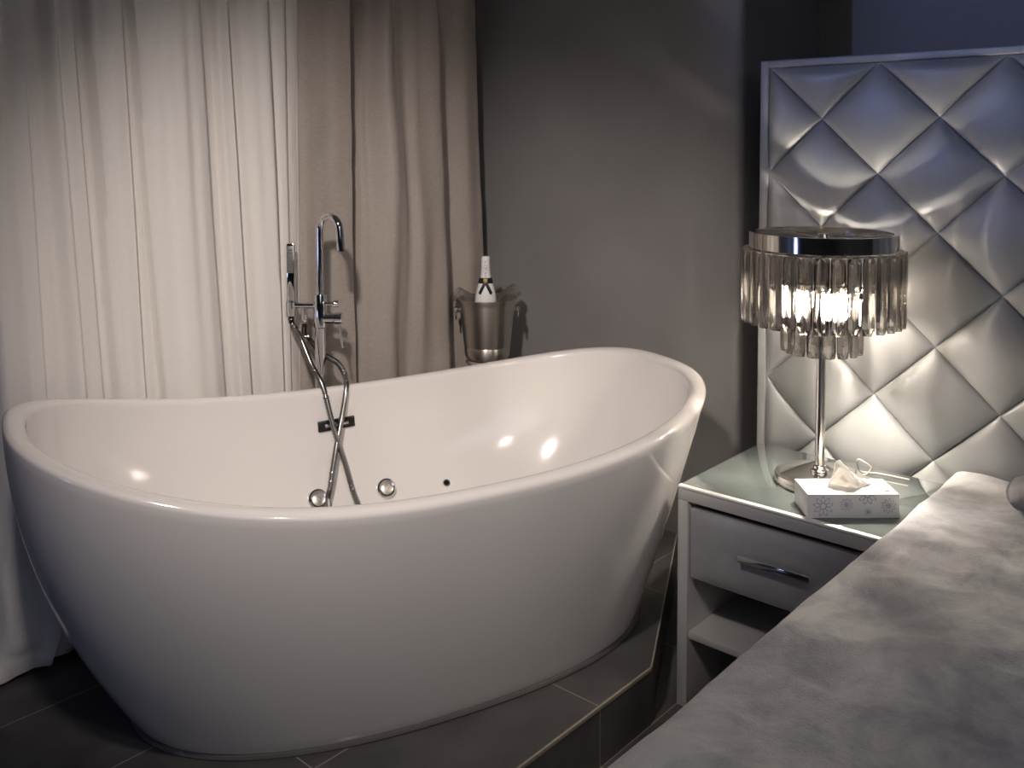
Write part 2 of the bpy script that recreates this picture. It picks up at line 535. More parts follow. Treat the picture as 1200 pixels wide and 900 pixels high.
# sealant bead at the floor
bm = bmesh.new()
def bead(t):
    p = outer(t, 0); c = Vector((OU, OV, 0)); d = (p - c); d.z = 0; d.normalize()
    return p + d * 0.006 + Vector((0, 0, 0.004))
tube(bm, [bead(t) for t in TH], 0.0075, 8, closed=True)
tag(obj('sealant_bead', bm, SEAL, tub), 'clear glossy sealant bead', None)

def inner_frame(t, k):
    p = inner(t, k)
    du = inner(t + 0.01, k) - inner(t - 0.01, k)
    dk = inner(t, k + 0.01) - inner(t, k - 0.01)
    n = du.cross(dk).normalized()
    c = Vector((OU, 0, p.z))
    if n.dot(c - p) < 0: n = -n
    x = -du.normalized(); y = n.cross(x)
    M = Matrix((x, y, n)).transposed().to_4x4()
    M.translation = p
    return M
for t, k in ((1.6572, .381), (1.4765, .371)):      # round chrome whirlpool jets
    M = inner_frame(t, k)
    bm = bmesh.new()
    lathe(bm, [(0, .004), (.014, .004), (.0165, .007), (.018, .011), (.0225, .0125), (.027, .010), (.0285, .003), (.0285, -.01)], 40, M)
    jt = obj('whirlpool_jet', bm, CHROME, tub)
    bm = bmesh.new()
    lathe(bm, [(0, .0066), (.006, .0062), (.0115, .0052), (.0142, .0042), (.0150, .002)], 28)
    for q in (-1, 1): lathe(bm, [(0, .0085), (.0016, .008), (.002, .005)], 10, Matrix.Translation((q * .005, 0, 0)))
    bm.transform(M)
    obj('jet_nozzle', bm, STEEL, jt)
M = inner_frame(1.2226, .344)                       # the little air jet
bm = bmesh.new(); lathe(bm, [(.0035, .001), (.0042, .005), (.009, .0055), (.0112, .0035), (.0115, -.006)], 32, M)
aj = obj('air_jet', bm, CHROME, tub)
bm = bmesh.new(); lathe(bm, [(0, .003), (.0036, .003), (.0036, -.004)], 20, M)
obj('jet_hole', bm, BLACK, aj)
M = inner_frame(1.5734, .800)                       # black overflow plate with a chrome slot
M = M @ Matrix.Rotation(math.radians(2), 4, 'Z')
bm = bmesh.new(); box(bm, (-.053, -.0145, -.006), (.053, .0145, .006), .0012); bm.transform(M)
ov = obj('overflow_plate', bm, BLACK, tub)
bm = bmesh.new(); box(bm, (-.034, -.005, .005), (.034, .0035, .0072), .001); bm.transform(M)
obj('overflow_slot', bm, CHROME, ov)

# ------------------------------------------------------------------ floor standing bath faucet
FX, FY = -2.2, 1.668
fc = empty('bath_faucet', (FX, FY, ZP))
tag(fc, 'tall chrome freestanding bath faucet with gooseneck spout standing behind the bathtub', 'faucet')
Lx = Vector((0.752, 0.659, 0))        # sideways along the tub edge
bm = bmesh.new(); lathe(bm, [(0, 0), (.045, 0), (.045, .006), (.043, .009), (.018, .010), (.0165, .014), (0, .014)], 40)
obj('floor_flange', bm, CHROME, fc)
bm = bmesh.new(); lathe(bm, [(.0158, .010), (.0158, .70), (.0190, .703), (.0190, .795), (.018, .798), (0, .798)], 32)
obj('column', bm, CHROME, fc)
bm = bmesh.new()
arc = [Vector((0, 0, .79)), Vector((0, 0, .88)), Vector((0, 0, .975))]
R = 0.038
sp_dir = Vector((0.985, 0.17, 0))
for k in range(1, 15):
    th = PI * k / 14 * 0.97
    arc.append(sp_dir * (R - R * math.cos(th)) + Vector((0, 0, .985 + R * 1.02 * math.sin(th))))
arc.append(arc[-1] + Vector((0, 0, -.03)) + sp_dir * .003)
arc.append(arc[-1] + Vector((0, 0, -.03)) + sp_dir * .002)
tube(bm, spline(arc, 4), lambda t: 0.0112 if t < .6 else 0.0112 + .0012 * (t - .6) / .4, 20)
so = obj('spout', bm, CHROME, fc)
tp = arc[-1]
bm = bmesh.new(); lathe(bm, [(0, -.001), (.0100, -.0015), (.0100, .0)], 20, Matrix.Translation(tp))
obj('aerator', bm, RUBBER, so)
# left: holder arm, hand shower
bm = bmesh.new(); tube(bm, [Vector((0, 0, .765)), -Lx * .05 + Vector((0, 0, .765)), -Lx * .094 + Vector((0, 0, .765))], .0085, 20)
obj('holder_arm', bm, CHROME, fc)
bm = bmesh.new()
hp = -Lx * .083
lathe(bm, [(.0135, -.02), (.0145, .0), (.0145, .022), (.012, .024), (.0118, -.02)], 28, Matrix.Translation(hp + Vector((0, 0, .755))))
obj('shower_cradle', bm, CHROME, fc)
bm = bmesh.new()
Mh = Matrix.Translation(hp) @ Matrix.Rotation(math.radians(41), 4, 'Z')
box(bm, (-.0115, -.009, .74), (.0115, .009, .945), .003)
bm.transform(Mh)
hs = obj('hand_shower', bm, CHROME, fc)
bm = bmesh.new(); box(bm, (-.0095, -.0103, .860), (.0095, -.0085, .938), .0008)
for q in range(7):
    box(bm, (-.0068, -.0115, .868 + q * .0095), (.0068, -.010, .872 + q * .0095))
bm.transform(Mh)
obj('spray_face', bm, mat('spray_grey', (0.25, 0.25, 0.24), 0.4, 0.6), hs)
# right: diverter knob, mixer cartridge with lever
bm = bmesh.new(); lathe(bm, [(.006, 0), (.006, .026), (.0105, .027), (.0105, .040), (.009, .042), (0, .042)], 24, frame_mat(Lx * .012 + Vector((0, 0, .770)), Lx))
obj('diverter_knob', bm, CHROME, fc)
bm = bmesh.new(); lathe(bm, [(.0165, 0), (.0165, .030), (.0145, .031), (.0145, .033), (.0178, .034), (.0178, .052), (.016, .054), (0, .054)], 28, frame_mat(Lx * .010 + Vector((0, 0, .728)), Lx))
mx = obj('mixer_cartridge', bm, CHROME, fc)
bm = bmesh.new(); q = Lx * .054 + Vector((0, 0, .72))
tube(bm, [q, q + Vector((0, 0, -.02)) + Lx * .002, q + Vector((0, 0, -.078)) + Lx * .010], lambda t: .0045 - .0012 * t, 14)
obj('lever', bm, CHROME, mx)
# outlet elbow under the holder arm
bm = bmesh.new(); lathe(bm, [(.0085, 0), (.0085, -.018), (.0105, -.019), (.0105, -.040), (.007, -.045), (0, -.045)], 20, Matrix.Translation(-Lx * .045 + Vector((0, 0, .76))))
obj('hose_outlet', bm, CHROME, fc)
# ribbed chrome hose: from the hand shower over the rim into the tub and back up behind the column
def W(x, y, z): return Vector((x - FX, y - FY, z - ZP))
e1 = W(*(Vector((FX, FY, 0)) + hp + Vector((0, 0, ZP + .742))))
e2 = W(*(Vector((FX, FY, 0)) - Lx * .045 + Vector((0, 0, ZP + .712))))
HOSE = [e1, e1 + Vector((.004, .0, -.03)), W(-2.215, 1.609, .817), W(-2.165, 1.610, .745), W(-2.116, 1.611, .692), W(-2.072, 1.611, .590), W(-2.030, 1.621, .486), W(-1.995, 1.630, .392),
        W(-1.93, 1.66, .267), W(-1.86, 1.64, .249), W(-1.86, 1.57, .249), W(-1.95, 1.535, .285), W(-2.022, 1.556, .396), W(-2.032, 1.570, .441), W(-2.050, 1.602, .522), W(-2.070, 1.640, .603), W(-2.088, 1.672, .680), W(-2.118, 1.690, .711),
        W(-2.160, 1.700, .734), W(-2.205, 1.694, .750), W(-2.232, 1.675, .775), W(-2.240, 1.655, .805), e2 + Vector((.0, -.002, -.03)), e2]
bm = bmesh.new()
path = spline(HOSE, 26)
nP = len(path)
tube(bm, path, lambda t: 0.0076 + 0.0009 * (1 if int(t * (nP - 1)) % 2 else -1), 10)
obj('shower_hose', bm, HOSEM, fc, angle=80)

# ------------------------------------------------------------------ stand, ice bucket, bottle, flutes
BX, BY, BZ = -2.160, 2.335, 0.640
st = empty('bucket_stand', (BX, BY, ZP))
tag(st, 'slim round metal stand under the ice bucket behind the bathtub', 'stand')
bm = bmesh.new(); lathe(bm, [(0, 0), (.085, 0), (.085, .008), (.02, .014), (.012, .03), (0, .03)], 40); obj('base', bm, STEEL, st)
bm = bmesh.new(); lathe(bm, [(.012, .02), (.012, BZ - ZP - .012), ], 24); obj('post', bm, STEEL, st)
bm = bmesh.new(); lathe(bm, [(0, BZ - ZP - .014), (.07, BZ - ZP - .014), (.074, BZ - ZP - .008), (.07, BZ - ZP - .001), (0, BZ - ZP - .001)], 40); obj('tray', bm, STEEL, st)

bk = empty('ice_bucket', (BX, BY, BZ))
tag(bk, 'brushed steel ice bucket with ring handles against the grey wall', 'bucket')
bm = bmesh.new()
lathe(bm, [(0, .002), (.058, .0), (.070, .004), (.076, .013), (.0785, .044), (.0775, .046), (.0790, .048), (.094, .185), (.0985, .196), (.1035, .2045), (.1045, .208), (.1025, .2095), (.0985, .205), (.0925, .19), (.076, .05), (.070, .012), (0, .010)], 72)
obj('bucket_body', bm, BUCKET, bk, angle=60)
for sgn in (-1, 1):
    d = Lx * sgn
    bm = bmesh.new(); lathe(bm, [(.006, 0), (.006, .008), (.0105, .011), (.0125, .017), (.010, .023), (0, .025)], 24, frame_mat(d * .088 + Vector((0, 0, .168)), d))
    kn = obj('handle_knob', bm, CHROME, bk)
    bm = bmesh.new()
    ax = Vector((-d.y, d.x, 0))
    cen = d * .106 + Vector((0, 0, .152))
    tube(bm, [cen + ax * math.cos(2 * PI * k / 28) * .013 + Vector((0, 0, 1)) * math.sin(2 * PI * k / 28) * .017 for k in range(28)], .0022, 10, closed=True)
    obj('ring_handle', bm, CHROME, kn)

Fw = Vector((0.659, -0.752, 0))       # from the bucket towards the room
bp = Vector((BX, BY, 0)) + Fw * .032 - Lx * .004
bt = empty('champagne_bottle', (bp.x, bp.y, BZ + .0505))
tag(bt, 'white champagne bottle with black ribbon collar chilling in the steel bucket', 'bottle')
bt.scale = (.87, .87, 1)
bt.rotation_euler = (0, 0, math.atan2(Fw.y, Fw.x))   # local +x looks into the room
bm = bmesh.new()
BPROF = [(0, .004), (.030, .0), (.0405, .004), (.042, .012), (.042, .150), (.0405, .168), (.0355, .190), (.0285, .212), (.0222, .229), (.0188, .243), (.0170, .262), (.0163, .285), (.0163, .296), (.0155, .3005), (.0125, .303), (0, .3035)]
lathe(bm, BPROF, 48)
obj('bottle_body', bm, FOIL, bt, angle=60)
def brad(z):
    for (r0, z0), (r1, z1) in zip(BPROF[:-1], BPROF[1:]):
        if z0 <= z <= z1 and z1 > z0: return r0 + (r1 - r0) * (z - z0) / (z1 - z0)
    return .016
bm = bmesh.new()
lathe(bm, [(brad(.214) + .0015, .214), (brad(.222) + .002, .222), (brad(.232) + .0015, .232)], 48)
rb = obj('collar_ribbon', bm, RIBBON, bt)
def wrap(bm, poly, dr):
    """flat outline in (sideways, up) laid onto the bottle's room side"""
    nverts = []
    for s, z in poly:
        r_ = brad(z) + dr
        an = s / r_
        nverts.append(bm.verts.new((r_ * math.cos(an), r_ * math.sin(an), z)))
    return nverts
def band(bm, p0, p1, w, dr, n=8, th=.0016):
    d = (p1[0] - p0[0], p1[1] - p0[1]); l = math.hypot(*d); nx, nz = -d[1] / l * w, d[0] / l * w
    A_, B_, A2, B2 = [], [], [], []
    for k in range(n + 1):
        t = k / n; s = p0[0] + d[0] * t; z = p0[1] + d[1] * t
        a_, b_ = wrap(bm, [(s + nx, z + nz), (s - nx, z - nz)], dr); A_.append(a_); B_.append(b_)
        a_, b_ = wrap(bm, [(s + nx, z + nz), (s - nx, z - nz)], dr - th); A2.append(a_); B2.append(b_)
    for k in range(n):
        bm.faces.new((A_[k], B_[k], B_[k + 1], A_[k + 1]))
        bm.faces.new((A_[k], A_[k + 1], A2[k + 1], A2[k])); bm.faces.new((B_[k + 1], B_[k], B2[k], B2[k + 1]))
    bm.faces.new((A_[n], B_[n], B2[n], A2[n])); bm.faces.new((B_[0], A_[0], A2[0], B2[0]))
for sg in (-1, 1):
    bm = bmesh.new(); band(bm, (sg * .001, .2175), (sg * .0245, .180), .0058, .0024)
    obj('ribbon_tail', bm, RIBBON, rb)
bm = bmesh.new()
lathe(bm, [(0, .002), (.008, .002), (.0098, .001), (.0098, -.002)], 28, Matrix.Translation((brad(.224) + .0022, 0, .2245)) @ Matrix.Rotation(math.radians(72), 4, 'Y'))
obj('gold_seal', bm, GOLD, rb)
# lettering up the neck foil
def neck_text(txt, size, z0, z_mid=None):
    cu = bpy.data.curves.new('lettering', 'FONT')
    cu.body = txt; cu.size = size; cu.extrude = 0; cu.resolution_u = 3
    to = bpy.data.objects.new('lettering', cu)
    COL.objects.link(to)
    bpy.context.view_layer.update()
    me = bpy.data.meshes.new_from_object(to.evaluated_get(bpy.context.evaluated_depsgraph_get()))
    bpy.data.objects.remove(to); bpy.data.curves.remove(cu)
    bm = bmesh.new(); bm.from_mesh(me); bpy.data.meshes.remove(me)
    bmesh.ops.subdivide_edges(bm, edges=bm.edges[:], cuts=1)
    xs = [v.co.x for v in bm.verts]; ys = [v.co.y for v in bm.verts]
    cy = (min(ys) + max(ys)) / 2
    for v in bm.verts:                 # reads from the bottom up
        z = z0 + v.co.x - min(xs); s = -(v.co.y - cy)
        r_ = brad(z) + .0004; an = s / r_
        v.co = Vector((r_ * math.cos(an), r_ * math.sin(an), z))
    for f in bm.faces:
        f.normal_update()
        if f.normal.x < 0: f.normal_flip()
    return bm
obj('neck_lettering', neck_text('MO\u00cbT', .0155, .2375), INK, bt, smooth=False)
obj('neck_emblem', neck_text('*', .016, .283), INK, bt, smooth=False)

def flute(lean, side, back, name_label):
    """champagne flute leaning out of the bucket"""
    foot = Vector((BX, BY, BZ + .125)) + Lx * (-side * .028) - Fw * back
    d = (Lx * side * math.sin(lean) + Vector((0, 0, math.cos(lean))) + Fw * .22).normalized()
    e = empty('champagne_flute', foot)
    e.rotation_mode = 'QUATERNION'
    e.rotation_quaternion = d.to_track_quat('Z', 'Y')
    bm = bmesh.new()
    lathe(bm, [(0, .052), (.006, .054), (.016, .064), (.0235, .085), (.0268, .115), (.0262, .145), (.0235, .172), (.0228, .172), (.0252, .145), (.0257, .115), (.0225, .087), (.015, .067), (0, .058)], 40)
    obj('bowl', bm, FLUTE, e, angle=80)
    bm = bmesh.new(); lathe(bm, [(.0038, .002), (.003, .012), (.0028, .04), (.0045, .053), (0, .0535)], 20); obj('stem', bm, FLUTE, e)
    bm = bmesh.new(); lathe(bm, [(0, -.002), (.020, -.002), (.0205, -.001), (.012, .0008), (.0035, .003), (0, .003)], 32); obj('foot', bm, FLUTE, e)
    tag(e, name_label, 'glass')
flute(math.radians(54), -1, .050, 'clear champagne flute leaning out of the ice bucket towards the taupe curtain')
flute(math.radians(50), 1, .068, 'clear champagne flute leaning out of the ice bucket towards the grey wall')

# ------------------------------------------------------------------ headboard
YH = 2.43
HX0, HX1, HZ1 = -1.215, 0.86, 1.5975
IX0, IX1, IZ1 = -1.190, 0.835, 1.576
DX, DZ = 0.1496, 0.1429
hb = empty('headboard', (HX0, YH, 0))
tag(hb, 'tall silver headboard upholstered in quilted diamonds behind the nightstand', 'headboard')
bm = bmesh.new(); box(bm, (HX0, YH + .019, 0), (HX1, YH + .085, HZ1), .004); bm.transform(Matrix.Translation((-HX0, -YH, 0)))
obj('back_panel', bm, SILVER, hb)
bm = bmesh.new()
box(bm, (HX0, YH, 0), (IX0, YH + .02, HZ1), .005, 3)
box(bm, (IX1, YH, 0), (HX1, YH + .02, HZ1), .005, 3)
box(bm, (IX0 - .004, YH, IZ1), (IX1 + .004, YH + .02, HZ1), .005, 3)
bm.transform(Matrix.Translation((-HX0, -YH, 0)))
obj('border', bm, SILVER, hb)
# the quilted face: diamonds on the lattice p = (x/DX + z/DZ)/2, q = (x/DX - z/DZ)/2
bm = bmesh.new()
S = 18
depth = .030
zbot = 0.30
pmax = int((IX1 - IX0) / DX + (IZ1 - zbot) / DZ) // 2 + 2
vmap = {}
def qv(ip, iq):
    key = (ip, iq)
    if key in vmap: return vmap[key]
    def ease(i):                       # finer steps beside the seams
        c = math.floor(i / S); t = i / S - c
        return c + t - .75 * math.sin(2 * PI * t) / (2 * PI)
    p, q = ease(ip), ease(iq)
    x = IX0 + (p + q) * DX
    z = IZ1 - (p - q) * DZ
    a_ = 1 - abs(2 * (p - math.floor(p)) - 1) ** 2.2
    b_ = 1 - abs(2 * (q - math.floor(q)) - 1) ** 2.2
    a_, b_ = max(a_, 0), max(b_, 0)
    h = (a_ * b_) ** 0.44
    # gathers run out from the tufts
    rip = 0.0
    fp, fq = p - round(p), q - round(q)
    rad = math.hypot(fp, fq)
    if 0.04 < rad < 0.45:
        an = math.atan2(fq, fp)
        rip = 0.03 * math.sin(an * 9 + round(p) * 2.1 + round(q) * 1.3) * math.exp(-rad * 6) * min(1, rad * 10)
    h += rip * (a_ * b_) ** .3
    v = bm.verts.new((x, YH + .010 - depth * h + 0.002, z))
    vmap[key] = v
    return v
for cp in range(-1, pmax + 1):
    for cq in range(-pmax - 1, pmax + 1):
        xs = [IX0 + (cp + cq + k) * DX for k in (0, 2)]
        zs = [IZ1 - (cp - cq + k) * DZ for k in (-1, 1)]
        if xs[1] <= IX0 + .001 or xs[0] >= IX1 - .001 or zs[1] >= IZ1 - .001 or zs[0] <= zbot: continue
        for i in range(S):
            for j in range(S):
                bm.faces.new((qv(cp * S + i, cq * S + j), qv(cp * S + i + 1, cq * S + j), qv(cp * S + i + 1, cq * S + j + 1), qv(cp * S + i, cq * S + j + 1)))
for co, no in (((IX0 + .001, 0, 0), (-1, 0, 0)), ((IX1 - .001, 0, 0), (1, 0, 0)), ((0, 0, IZ1 - .001), (0, 0, 1)), ((0, 0, zbot), (0, 0, -1))):
    bmesh.ops.bisect_plane(bm, geom=bm.verts[:] + bm.edges[:] + bm.faces[:], plane_co=co, plane_no=no, clear_outer=True, dist=1e-5)
# pads roll down to the border at the cut sides
for v in bm.verts:
    d = min(v.co.x - IX0, IX1 - v.co.x, IZ1 - v.co.z)
    s = (1 - (1 - min(1, max(0, d) / .035)) ** 2) ** .5
    v.co.y = (YH + .012) + (v.co.y - (YH + .012)) * s
bmesh.ops.recalc_face_normals(bm, faces=bm.faces)
if sum(f.normal.y * f.calc_area() for f in bm.faces) > 0: bmesh.ops.reverse_faces(bm, faces=bm.faces[:])
bm.transform(Matrix.Translation((-HX0, -YH, 0)))
obj('quilted_panel', bm, SILVER, hb, angle=38)

# ------------------------------------------------------------------ nightstand
NX0, NX1, NY0, NY1, NZ = -1.180, -0.655, 1.955, 2.385, 0.536
ns = empty('nightstand', (NX0, NY0, 0))
tag(ns, 'silver grey nightstand with one drawer and an open shelf beside the bed', 'nightstand')
def npart(name, lo, hi, m, bev=.0015, parent=ns, **kw):
    bm = bmesh.new(); box(bm, lo, hi, bev); bm.transform(Matrix.Translation((-NX0, -NY0, 0)))
    return obj(name, bm, m, parent, **kw)
T = .027
npart('side_panel', (NX0, NY0, 0), (NX0 + T, NY1, NZ - .028), LACQ)
npart('side_panel', (NX1 - T, NY0, 0), (NX1, NY1, NZ - .028), LACQ)
npart('top_board', (NX0, NY0, NZ - .028), (NX1, NY1, NZ), LACQ)
npart('back_panel', (NX0 + T, NY1 - .012, .03), (NX1 - T, NY1, NZ - .028), LACQIN)
npart('shelf', (NX0 + T, NY0 + .008, .169), (NX1 - T, NY1 - .012, .187), LACQ)
bm = bmesh.new(); lathe(bm, [(0, 0), (.004, 0), (.004, .012), (0, .012)], 14, frame_mat((NX0 + T, NY0 + .03, .163), (1, 0, 0))); bm.transform(Matrix.Translation((-NX0, -NY0, 0)))
obj('shelf_pin', bm, CHROME, ns)
npart('glass_top', (NX0 + .002, NY0 + .015, NZ), (NX1 - .004, NY1 - .002, NZ + .008), [GLASSTOP], .0008)
npart('lit_edge_strip', (NX0, NY0 - .0006, NZ + .002), (NX1, NY0 + .0145, NZ + .0078), LITEDGE, .0012)  # strip added to draw the bright lamplit line along the front
# drawer with a padded face
dx0, dx1, dz0, dz1 = NX0 + T + .004, NX1 - T - .004, .322, .493
bm = bmesh.new(); box(bm, (dx0, NY0 + .004, dz0), (dx1, NY0 + .030, dz1), .004, 3)
nu, nv = 40, 20
def pad(i, j):
    u, v = i / (nu - 1), j / (nv - 1)
    h = (1 - abs(2 * u - 1) ** 6) * (1 - abs(2 * v - 1) ** 4)
    dimp = math.exp(-((u - .5) / .28) ** 4) * math.exp(-((v - .5) / .10) ** 2) * .003
    return (dx0 + .003 + (dx1 - dx0 - .006) * u, NY0 + .0045 - .010 * h ** .7 + dimp, dz0 + .003 + (dz1 - dz0 - .006) * v)
ngrid(bm, pad, nu, nv)
box(bm, (dx0 + .01, NY0 + .028, dz0 + .01), (dx1 - .01, NY1 - .05, dz1 - .03))
bm.transform(Matrix.Translation((-NX0, -NY0, 0)))
dr = obj('drawer', bm, DRAWER, ns, angle=50)
hx0, hx1, hz = -1.008, -0.835, .421
bm = bmesh.new(); box(bm, (hx0, NY0 - .029, hz - .0078), (hx1, NY0 - .019, hz + .0078), .002)
for hx in (hx0 + .012, hx1 - .012): box(bm, (hx - .004, NY0 - .019, hz - .004), (hx + .004, NY0 + .003, hz + .004))
bm.transform(Matrix.Translation((-NX0, -NY0, 0)))
tag(obj('drawer_handle', bm, CHROME, dr), 'slim chrome bar handle', None)

# ------------------------------------------------------------------ crystal table lamp
LX, LY, LZ = -0.927, 2.190, NZ + .0083
lp = empty('table_lamp', (LX, LY, LZ))
tag(lp, 'lit table lamp with two tiers of smoky crystals on a polished metal stem', 'lamp')
bm = bmesh.new(); lathe(bm, [(0, 0), (.104, 0), (.106, .003), (.106, .019), (.104, .022), (.096, .0235), (.05, .0262), (.022, .028), (0, .028)], 72)
obj('lamp_base', bm, NICKEL, lp, angle=35)
bm = bmesh.new(); lathe(bm, [(.020, .027), (.021, .030), (.0205, .034), (.0155, .037), (.0145, .044), (.0112, .046), (.0112, .56), (0, .56)], 36)
obj('lamp_stem', bm, NICKEL, lp)
bm = bmesh.new(); tube(bm, spline([(.055, .085, .012), (.075, .098, .012), (.085, .105, .03), (.06, .1, .045), (.045, .12, .03), (.05, .135, .004), (.09, .15, .0035), (.16, .155, .0035)], 8), .0022, 8)
obj('cord', bm, mat('clear_cord', (0.5, 0.47, 0.42), 0.3), lp)
ZR0, ZR1 = 1.118 - LZ, 1.155 - LZ      # chrome band
RR = .172
bm = bmesh.new(); lathe(bm, [(RR, ZR0), (RR, ZR1), (RR - .003, ZR1 + .001), (RR - .012, ZR1), (RR - .012, ZR1 - .003), (RR - .003, ZR1 - .004), (RR - .003, ZR0), (RR, ZR0)], 96)
obj('shade_band', bm, NICKEL, lp, angle=35)
bm = bmesh.new()
for k in range(3):
    an = 2 * PI * k / 3 + .5
    tube(bm, [(0, 0, ZR1 - .012), (RR * .5 * math.cos(an), RR * .5 * math.sin(an), ZR1 - .01), ((RR - .004) * math.cos(an), (RR - .004) * math.sin(an), ZR1 - .006)], .0028, 8)
lathe(bm, [(0, ZR1 - .002), (.014, ZR1 - .004), (.016, ZR1 - .012), (.012, ZR1 - .02), (.006, ZR1 - .022), (.006, .56)], 20)
for rr_, zz in ((.183, ZR0 - .004), (.088, 1.030 - LZ)):
    tube(bm, [(rr_ * math.cos(2 * PI * k / 72), rr_ * math.sin(2 * PI * k / 72), zz) for k in range(72)], .0022, 8, closed=True)
lathe(bm, [(.006, 1.040 - LZ), (.070, 1.038 - LZ), (.072, 1.036 - LZ), (.070, 1.034 - LZ), (.006, 1.034 - LZ)], 48)
for k in range(3):
    an = 2 * PI * k / 3 + 1.2
    tube(bm, [((RR - .002) * math.cos(an), (RR - .002) * math.sin(an), ZR0 + .004), (.183 * math.cos(an), .183 * math.sin(an), ZR0 - .004)], .002, 6)
    tube(bm, [(.006 * math.cos(an), .006 * math.sin(an), 1.03 - LZ), (.088 * math.cos(an), .088 * math.sin(an), 1.03 - LZ)], .002, 6)
obj('shade_frame', bm, NICKEL, lp)
for k in range(3):
    an = 2 * PI * k / 3 - .95
    c = Vector((.042 * math.cos(an), .042 * math.sin(an), 0))
    bm = bmesh.new()
    lathe(bm, [(0, 1.034 - LZ), (.012, 1.034 - LZ), (.013, 1.03 - LZ), (.013, 1.008 - LZ), (.0, 1.006 - LZ)], 20, Matrix.Translation(c))
    sk = obj('bulb_socket', bm, NICKEL, lp)
    bm = bmesh.new()
    lathe(bm, [(.007, 1.007 - LZ), (.0095, 1.001 - LZ), (.0115, .990 - LZ), (.011, .976 - LZ), (.008, .962 - LZ), (.004, .951 - LZ), (0, .947 - LZ)], 20, Matrix.Translation(c))
    tag(obj('bulb', bm, BULB, sk), 'glowing warm white bulb', None)
# crystals: a long faceted bar with roof-shaped ends, copied round both tiers
def crystal_mesh(length, w, th):
    bm = bmesh.new()
    def ring(z, s, st):
        P = [(-w * s, 0), (-w * .42 * s, -th * st), (w * .42 * s, -th * st), (w * s, 0), (w * .42 * s, th * st), (-w * .42 * s, th * st)]
        return [bm.verts.new((x, y, z)) for x, y in P]
    e = w * .95
    def end(z):
        return [bm.verts.new(p) for p in ((-w * .86, 0, z), (0, -th * .9, z), (w * .86, 0, z), (0, th * .9, z))]
    E0, T, U, E1 = end(0), ring(-e, 1, 1), ring(-length + e, 1, 1), end(-length)
    for i in range(6):
        j = (i + 1) % 6
        bm.faces.new((T[i], U[i], U[j], T[j]))
    for R_, E_ in ((T, E0), (U, E1)):
        bm.faces.new((R_[1], R_[2], E_[1])); bm.faces.new((R_[4], R_[5], E_[3]))
        bm.faces.new((R_[0], R_[1], E_[1], E_[0])); bm.faces.new((R_[2], R_[3], E_[2], E_[1]))
        bm.faces.new((R_[3], R_[4], E_[3], E_[2])); bm.faces.new((R_[5], R_[0], E_[0], E_[3]))
        bm.faces.new(E_)
    bmesh.ops.recalc_face_normals(bm, faces=bm.faces)
    return bm
first = {}
for tier, (n, rad, zt, ln, w, th) in enumerate(((32, .180, ZR0 - .003, .176, .0170, .0098), (16, .087, 1.030 - LZ, .163, .0163, .0092))):
    for k in range(n):
        an = 2 * PI * (k + .5 * tier) / n
        if tier not in first:
            o = obj('crystal', crystal_mesh(ln, w, th), CRYSTAL, lp, smooth=False)
            first[tier] = o
        else:
            o = first[tier].copy(); COL.objects.link(o); o.parent = lp
        o.location = (rad * math.cos(an), rad * math.sin(an), zt)
        o.rotation_euler = (0, 0, an + PI / 2)

# ------------------------------------------------------------------ tissue box
tx = empty('tissue_box', (-0.856, 1.961, NZ + .0083), math.radians(41.25))
tag(tx, 'white tissue box printed with lilac flowers in front of the lamp', 'tissue box')
TW, TD, THt = .202, .098, .0535
bm = bmesh.new(); box(bm, (0, 0, 0), (TW, TD, THt), .0012)
obj('carton', bm, CARD, tx, angle=30)
def petal_flower(bm, cx, cz, R_, n, inner_r, pw, outline=True, zmax=THt - .001):
    """outlined petals on the front face (y = 0)"""
    for k in range(n):
        an = 2 * PI * k / n + .2
        pts_o, pts_i = [], []
        for m_ in range(17):
            t = m_ / 16 * 2 * PI
            for lst, s in ((pts_o, 1.0), (pts_i, .74)):
                u = inner_r + (R_ - inner_r) * (.5 + .5 * s * math.cos(t)); v = pw * s * math.sin(t)
                x = cx + u * math.cos(an) - v * math.sin(an); z = cz + u * math.sin(an) + v * math.cos(an)
                lst.append((x, min(max(z, .001), zmax)))
        for m_ in range(16):
            q = [pts_o[m_], pts_o[m_ + 1], pts_i[m_ + 1], pts_i[m_]]
            vs = [bm.verts.new((x, -.0006, z)) for x, z in q]
            try: bm.faces.new(vs)
            except Exception: pass
def disc(bm, cx, cz, r_):
    vs = [bm.verts.new((cx + r_ * math.cos(2 * PI * k / 16), -.0006, cz + r_ * math.sin(2 * PI * k / 16))) for k in range(16)]
    bm.faces.new(vs)
bm = bmesh.new()
petal_flower(bm, .034, .027, .0225, 9, .005, .0042)
petal_flower(bm, .085, .030, .0145, 10, .003, .0026); disc(bm, .085, .030, .0022)
petal_flower(bm, .131, .052, .0215, 9, .004, .0042)
petal_flower(bm, .133, .014, .0085, 9, .0012, .0020); disc(bm, .133, .014, .003)
petal_flower(bm, .178, .028, .0165, 10, .003, .0030); disc(bm, .178, .028, .0022)
bmesh.ops.recalc_face_normals(bm, faces=bm.faces)
obj('flower_print', bm, PRINT, tx, smooth=False)
bm = bmesh.new()
for (px, py, ra, rb) in ((.182, .020, .007, .0035), (.166, .020, .003, .0018)):
    vs = [bm.verts.new((px + ra * math.cos(2 * PI * k / 20), py + rb * math.sin(2 * PI * k / 20), THt + .0005)) for k in range(20)]
    bm.faces.new(vs)
obj('corner_mark', bm, PRINTD, tx, smooth=False)
